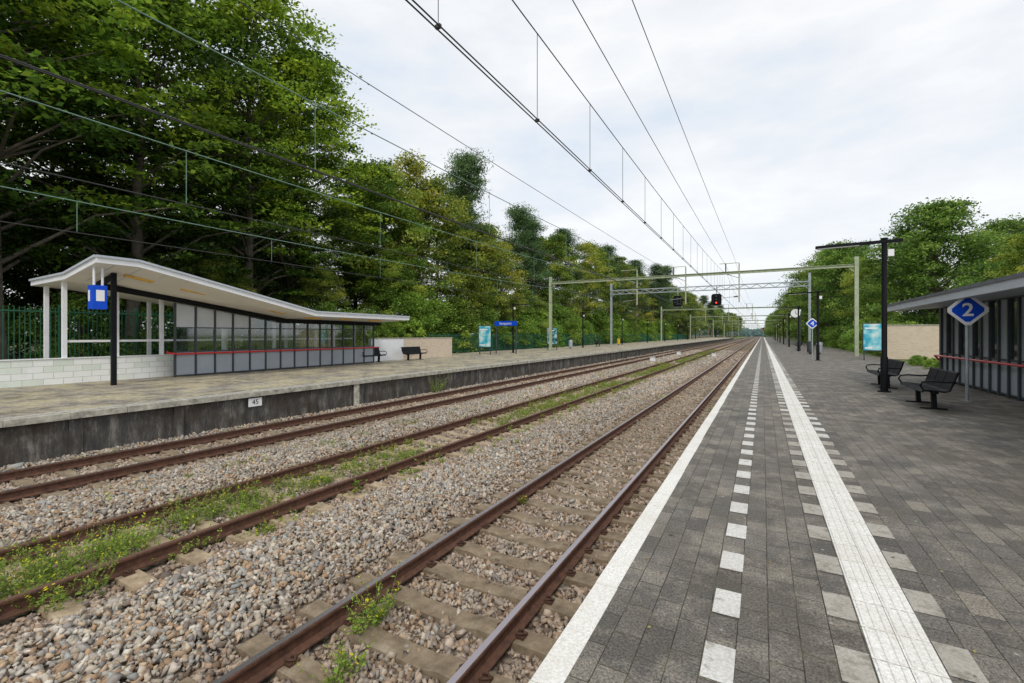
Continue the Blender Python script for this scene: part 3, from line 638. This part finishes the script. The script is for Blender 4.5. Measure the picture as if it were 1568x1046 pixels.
def posterstand(x,y,k,w=1.25):
    b=B(); z0,z1=0.6,2.45
    b.box(x-w/2,x+w/2,y-0.04,y+0.04,z0,z1,'dgrey'); b.box(x-w/2+0.05,x+w/2-0.05,y-0.046,y-0.042,z0+0.06,z1-0.06,k)
    b.box(x-w/2+0.12,x+w/2-0.35,y-0.052,y-0.048,z1-0.4,z1-0.3,'signwhite'); b.box(x-w/2+0.12,x+w/2-0.6,y-0.052,y-0.048,z0+0.15,z0+0.25,'signwhite')
    for s in(-1,1): b.box(x+s*w*0.42-0.03,x+s*w*0.42+0.03,y-0.03,y+0.03,0,z0,'dgrey')
    b.build('advertising_poster_stand')
posterstand(6.35,37.7,'posterA',1.1); posterstand(-20.5,32.5,'posterA'); posterstand(-19.8,44.9,'posterB')
b=B()
for x in(-20.6,-18.6): b.tube([(x,34.5,0),(x,34.5,2.85)],0.05,'dgrey')
b.box(-20.7,-18.5,34.4,34.44,2.45,2.85,'blue'); s=b.build('station_name_sign'); text('Santpoort',(-19.6,34.39,2.64),0.3,'signwhite',(R(90),0,0),s)
def bin_(x,y,k):
    b=B(); b.tube([(x,y,0.12),(x,y,0.95),(x,y,1.05)],[0.24,0.24,0.2],k,14); b.tube([(x,y,0),(x,y,0.12)],0.1,'dgrey'); b.disc((x,y,1.08),0.25,(0,0,1),0.04,'dgrey'); b.build('litter_bin')
bin_(-20.3,51.5,'galv'); bin_(-20.2,72,'yellow'); bin_(3.6,47,'dgrey'); bin_(4.3,47.4,'galv')
# ------------------------------------------------------------ right shelter
b=B()
y0,y1=2.0,22.3
b.extrude([(4.3,2.60),(4.3,2.84),(9.5,3.15),(9.5,2.93)],y0,y1+0.7,'fascia')
b.add([(4.28,y0-.02,2.852),(4.28,y1+.72,2.852),(9.5,y1+.72,3.17),(9.5,y0-.02,3.17)],[(0,1,2,3)],'roofgrey')
b.extrude([(4.27,2.79),(4.27,2.87),(4.298,2.87),(4.298,2.79)],y0,y1+0.72,'roofgrey')
y=y0; i=0
while y<y1-0.1:
    b.box(5.74,5.86,y-0.04,y+0.04,0,2.65,'dgrey')
    y2=y+0.58
    b.box(5.79,5.81,y+0.041,y2-0.041,0.1,0.98,'panel'); b.box(5.77,5.83,y+0.041,y2-0.041,0.98,1.03,'dgrey')
    b.box(5.79,5.81,y+0.041,y2-0.041,1.03,2.65,'panel') if i%2==0 else b.add([(5.8,y+.04,1.03),(5.8,y2-.04,1.03),(5.8,y2-.04,2.65),(5.8,y+.04,2.65)],[(0,1,2,3)],'glass')
    b.box(5.77,5.83,y+0.041,y2-0.041,0.05,0.1,'dgrey')
    y=y2; i+=1
b.box(5.72,5.88,y0,y,2.651,2.68,'dgrey')
b.box(5.9,9.0,y-0.04,y+0.04,0,2.66,'panel'); b.box(5.72,5.88,y-0.08,y+0.08,0,2.65,'dgrey')
b.box(8.9,9.0,y0,y-0.05,0,2.66,'panel_l')
b.tube([(5.72,22.4,0.75),(5.6,22.4,0.92),(5.6,22.2,0.92),(5.6,y0,0.92)],0.035,'red')
for k in range(8): b.tube([(5.6,3+2.6*k,0.9),(5.74,3+2.6*k,0.85)],0.015,'red',6)
b.build('platform_shelter')
b=B(); b.box(7.5,14,40,40.3,0,2.3,'tanwall'); b.box(7.46,14.04,39.96,40.34,2.301,2.36,'coping'); b.build('brick_wall')
# ------------------------------------------------------------ portals
def hmast(b,x,y,z1,k,w=0.26):
    b.box(x-w/2,x+w/2,y-w/2,y-w/2+0.025,-0.2,z1,k); b.box(x-w/2,x+w/2,y+w/2-0.025,y+w/2,-0.2,z1,k); b.box(x-0.012,x+0.012,y-w/2+0.025,y+w/2-0.025,-0.2,z1,k)
def portal(y,xl,xr,zt,zbm,k,k2='green',arms=True,lat=False):
    b=B(); hmast(b,xl,y,zt,k); hmast(b,xr,y,zt,k)
    hb=0.24
    if not lat:
        b.box(xl,xr,y-0.1,y+0.1,zbm+hb-0.03,zbm+hb,k2); b.box(xl,xr,y-0.1,y+0.1,zbm,zbm+0.03,k2); b.box(xl,xr,y-0.012,y+0.012,zbm+0.03,zbm+hb-0.03,k2)
    else:
        for yy in(-0.3,0.3):
            b.beam((xl,y+yy,zbm),(xr,y+yy,zbm),0.08,0.08,k2); b.beam((xl,y+yy,zbm+0.55),(xr,y+yy,zbm+0.55),0.08,0.08,k2)
            x=xl;s=0
            while x<xr-0.7: b.beam((x,y+yy,zbm+0.04+0.47*s),(x+0.7,y+yy,zbm+0.04+0.47*(1-s)),0.04,0.04,k2); x+=0.7; s=1-s
    for sgn,x in((1,xl),(-1,xr)): b.beam((x,y,zbm-0.5),(x+sgn*0.5,y,zbm),0.07,0.07,k2)
    if arms:
        for c in centers:
            b.box(c+0.9,c+1.0,y-0.05,y+0.05,4.5,zbm+0.9,k2)
            b.tube([(c+0.9,y,5.0),(c-0.35,y,4.9),(c-0.4,y,4.72)],0.025,'galv',6); b.tube([(c+0.9,y,6.6),(c,y,6.95)],0.03,'galv',6)
            b.tube([(c+0.55,y,4.97),(c+0.85,y,5.0)],0.06,'ins',8)
            b.tube([(c-0.1,y,zbm+hb),(c-0.1,y,zbm+0.95)],0.05,'ins',8); b.beam((c-0.6,y,zbm+0.95),(c+0.95,y,zbm+0.95),0.05,0.05,k2)
    b.build('catenary_portal')
portal(44,-19.6,6.4,7.75,6.95,'green')
portal(66,-19.6,5.0,9.2,7.6,'galv','galv',False,True)
for y in(104,150,200,260,330,420): portal(y,-17.5 if y>150 else -19.6,6.0,7.8,6.95,'green')
b=B()
spans=[(-28,44),(44,104),(104,150),(150,200),(200,260),(260,330)]
for ci,c in enumerate(centers+[-17.5]):
    rr=0.010+0.0028*ci; zc=4.66
    kc='wire'; km='wirecu' if ci else 'wire'
    for dx in((-0.025,0.025) if ci<2 else (0,)): b.tube([(c+dx,-12,zc),(c+dx,330,zc)],rr*0.85,kc,5)
    for a,e in spans:
        pts=[]; mid=(a+e)/2; hw=(e-a)/2; sag=1.05*(hw/36)**2
        zz=lambda y: 6.92-sag+sag*((y-mid)/hw)**2
        if ci==3: zz=lambda y: 6.2-0.6*sag+0.6*sag*((y-mid)/hw)**2
        for y in np.linspace(max(a,-12),e,14): pts.append((c,float(y),float(zz(y))))
        b.tube(pts,rr*0.85,km,5)
        y=a+3.5
        st=2.2 if ci==0 and a<0 else (6.0 if a<60 else 10)
        if ci==0 and a<0: y=1.3
        while y<e-1:
            if y>-6:
                b.tube([(c,y,zc),(c,y,float(zz(y)))],0.005+0.002*ci,km,4); b.box(c-0.03,c+0.03,y-0.015,y+0.015,zc-0.012,zc+0.025,'wire')
            y+=st
    if ci<2:
        for dx,zf in((-0.1,7.75),(0.5,8.6)) if ci==0 else ((0.0,7.2),):
            for a,e in spans:
                mid=(a+e)/2;hw=(e-a)/2; b.tube([(c+dx,float(y),zf-0.35+0.35*((y-mid)/hw)**2) for y in np.linspace(max(a,-12),e,10)],0.009,'wire',5)
b.build('overhead_wires')
def signal(x,y,z,red):
    b=B(); w,h=0.62,0.75
    pts=[(-w,-h*.7),(-w*.7,-h),(w*.7,-h),(w,-h*.7),(w,h*.7),(w*.7,h),(-w*.7,h),(-w,h*.7)]
    vs=[(x+a,y-0.05,z+q) for a,q in pts]+[(x+a,y+0.05,z+q) for a,q in pts]
    b.add(vs,[tuple(range(8)),tuple(range(15,7,-1))]+[(j,8+j,8+(j+1)%8,(j+1)%8) for j in range(8)],'black')
    for i,q in enumerate((0.42,0,-0.42)):
        b.tube([(x,y-0.3,z+q),(x,y-0.06,z+q)],0.15,'black',12)
        b.disc((x,y-0.31,z+q),0.10,(0,1,0),0.01,'redlamp' if (red and i==2) else 'dgrey',12)
    b.beam((x,y+0.1,z+h),(x,y+0.1,8.1),0.1,0.1,'galv'); b.box(x-0.6,x+0.6,y+0.06,y+0.7,z-h-0.05,z-h,'galv')
    b.build('railway_signal')
signal(-10.1,65.0,6.2,False); signal(-5.3,65.0,6.25,True)
b=B(); b.tube([(0.0,0,-1),(0,0,4.4)],0.07,'galv'); b.box(-0.3,0.3,-0.1,0.1,3.3,4.6,'black'); b.disc((0,-0.12,3.7),0.12,(0,1,0),0.02,'redlamp',12); b.box(-0.5,0.5,0.1,0.5,2.9,2.95,'galv'); b.build('railway_signal',loc=(0.2,230,0))
for x,y in((-9.3,45),(-9.2,60),(-5.0,58)):
    b=B(); b.box(-0.22,0.22,-0.15,0.15,0.1,0.5,'signwhite'); b.box(-0.25,0.25,-0.18,0.18,0.5,0.54,'galv'); b.box(-0.15,0.15,-0.1,0.1,0,0.1,'dgrey'); b.build('trackside_box',loc=(x,y,-1.0))
# ------------------------------------------------------------ world / light
w=bpy.data.worlds.new('World'); scene.world=w; w.use_nodes=True; nt=w.node_tree; bg=nt.nodes['Background']
sky=N(nt,'ShaderNodeTexSky'); sky.sky_type='NISHITA'; sky.sun_disc=False; sky.sun_elevation=R(48); sky.sun_rotation=R(150)
tc=N(nt,'ShaderNodeTexCoord'); mp=N(nt,'ShaderNodeMapping'); mp.inputs['Scale'].default_value=(1,1,2.6); L(nt,tc.outputs['Generated'],mp.inputs[0])
f=noise(nt,mp.outputs[0],2.0,7,0.55)
cl=ramp(nt,f,[(0.32,(.68,.77,.88)),(0.46,(.84,.87,.91)),(0.57,(.96,.965,.97)),(0.75,(.80,.83,.88))])
sc=N(nt,'ShaderNodeVectorMath',operation='SCALE'); sc.inputs['Scale'].default_value=10.0; L(nt,cl,sc.inputs[0])
L(nt,mix(nt,0.88,sky.outputs[0],sc.outputs[0]),bg.inputs[0]); bg.inputs[1].default_value=0.112
sun=bpy.data.lights.new('sun','SUN'); sun.energy=1.5; sun.angle=R(12); sun.color=(1,0.94,0.85)
so=bpy.data.objects.new('sun',sun); so.rotation_euler=(R(42),0,R(30)); so.location=(0,0,50); scene.collection.objects.link(so)
cam=bpy.data.cameras.new('camera'); cam.lens=16; cam.sensor_width=36; cam.shift_y=-0.007; cam.clip_end=5000; cam.clip_start=0.05
co=bpy.data.objects.new('camera',cam); co.location=(0,0,1.7); co.rotation_euler=(R(90),0,R(28.85)); scene.collection.objects.link(co); scene.camera=co
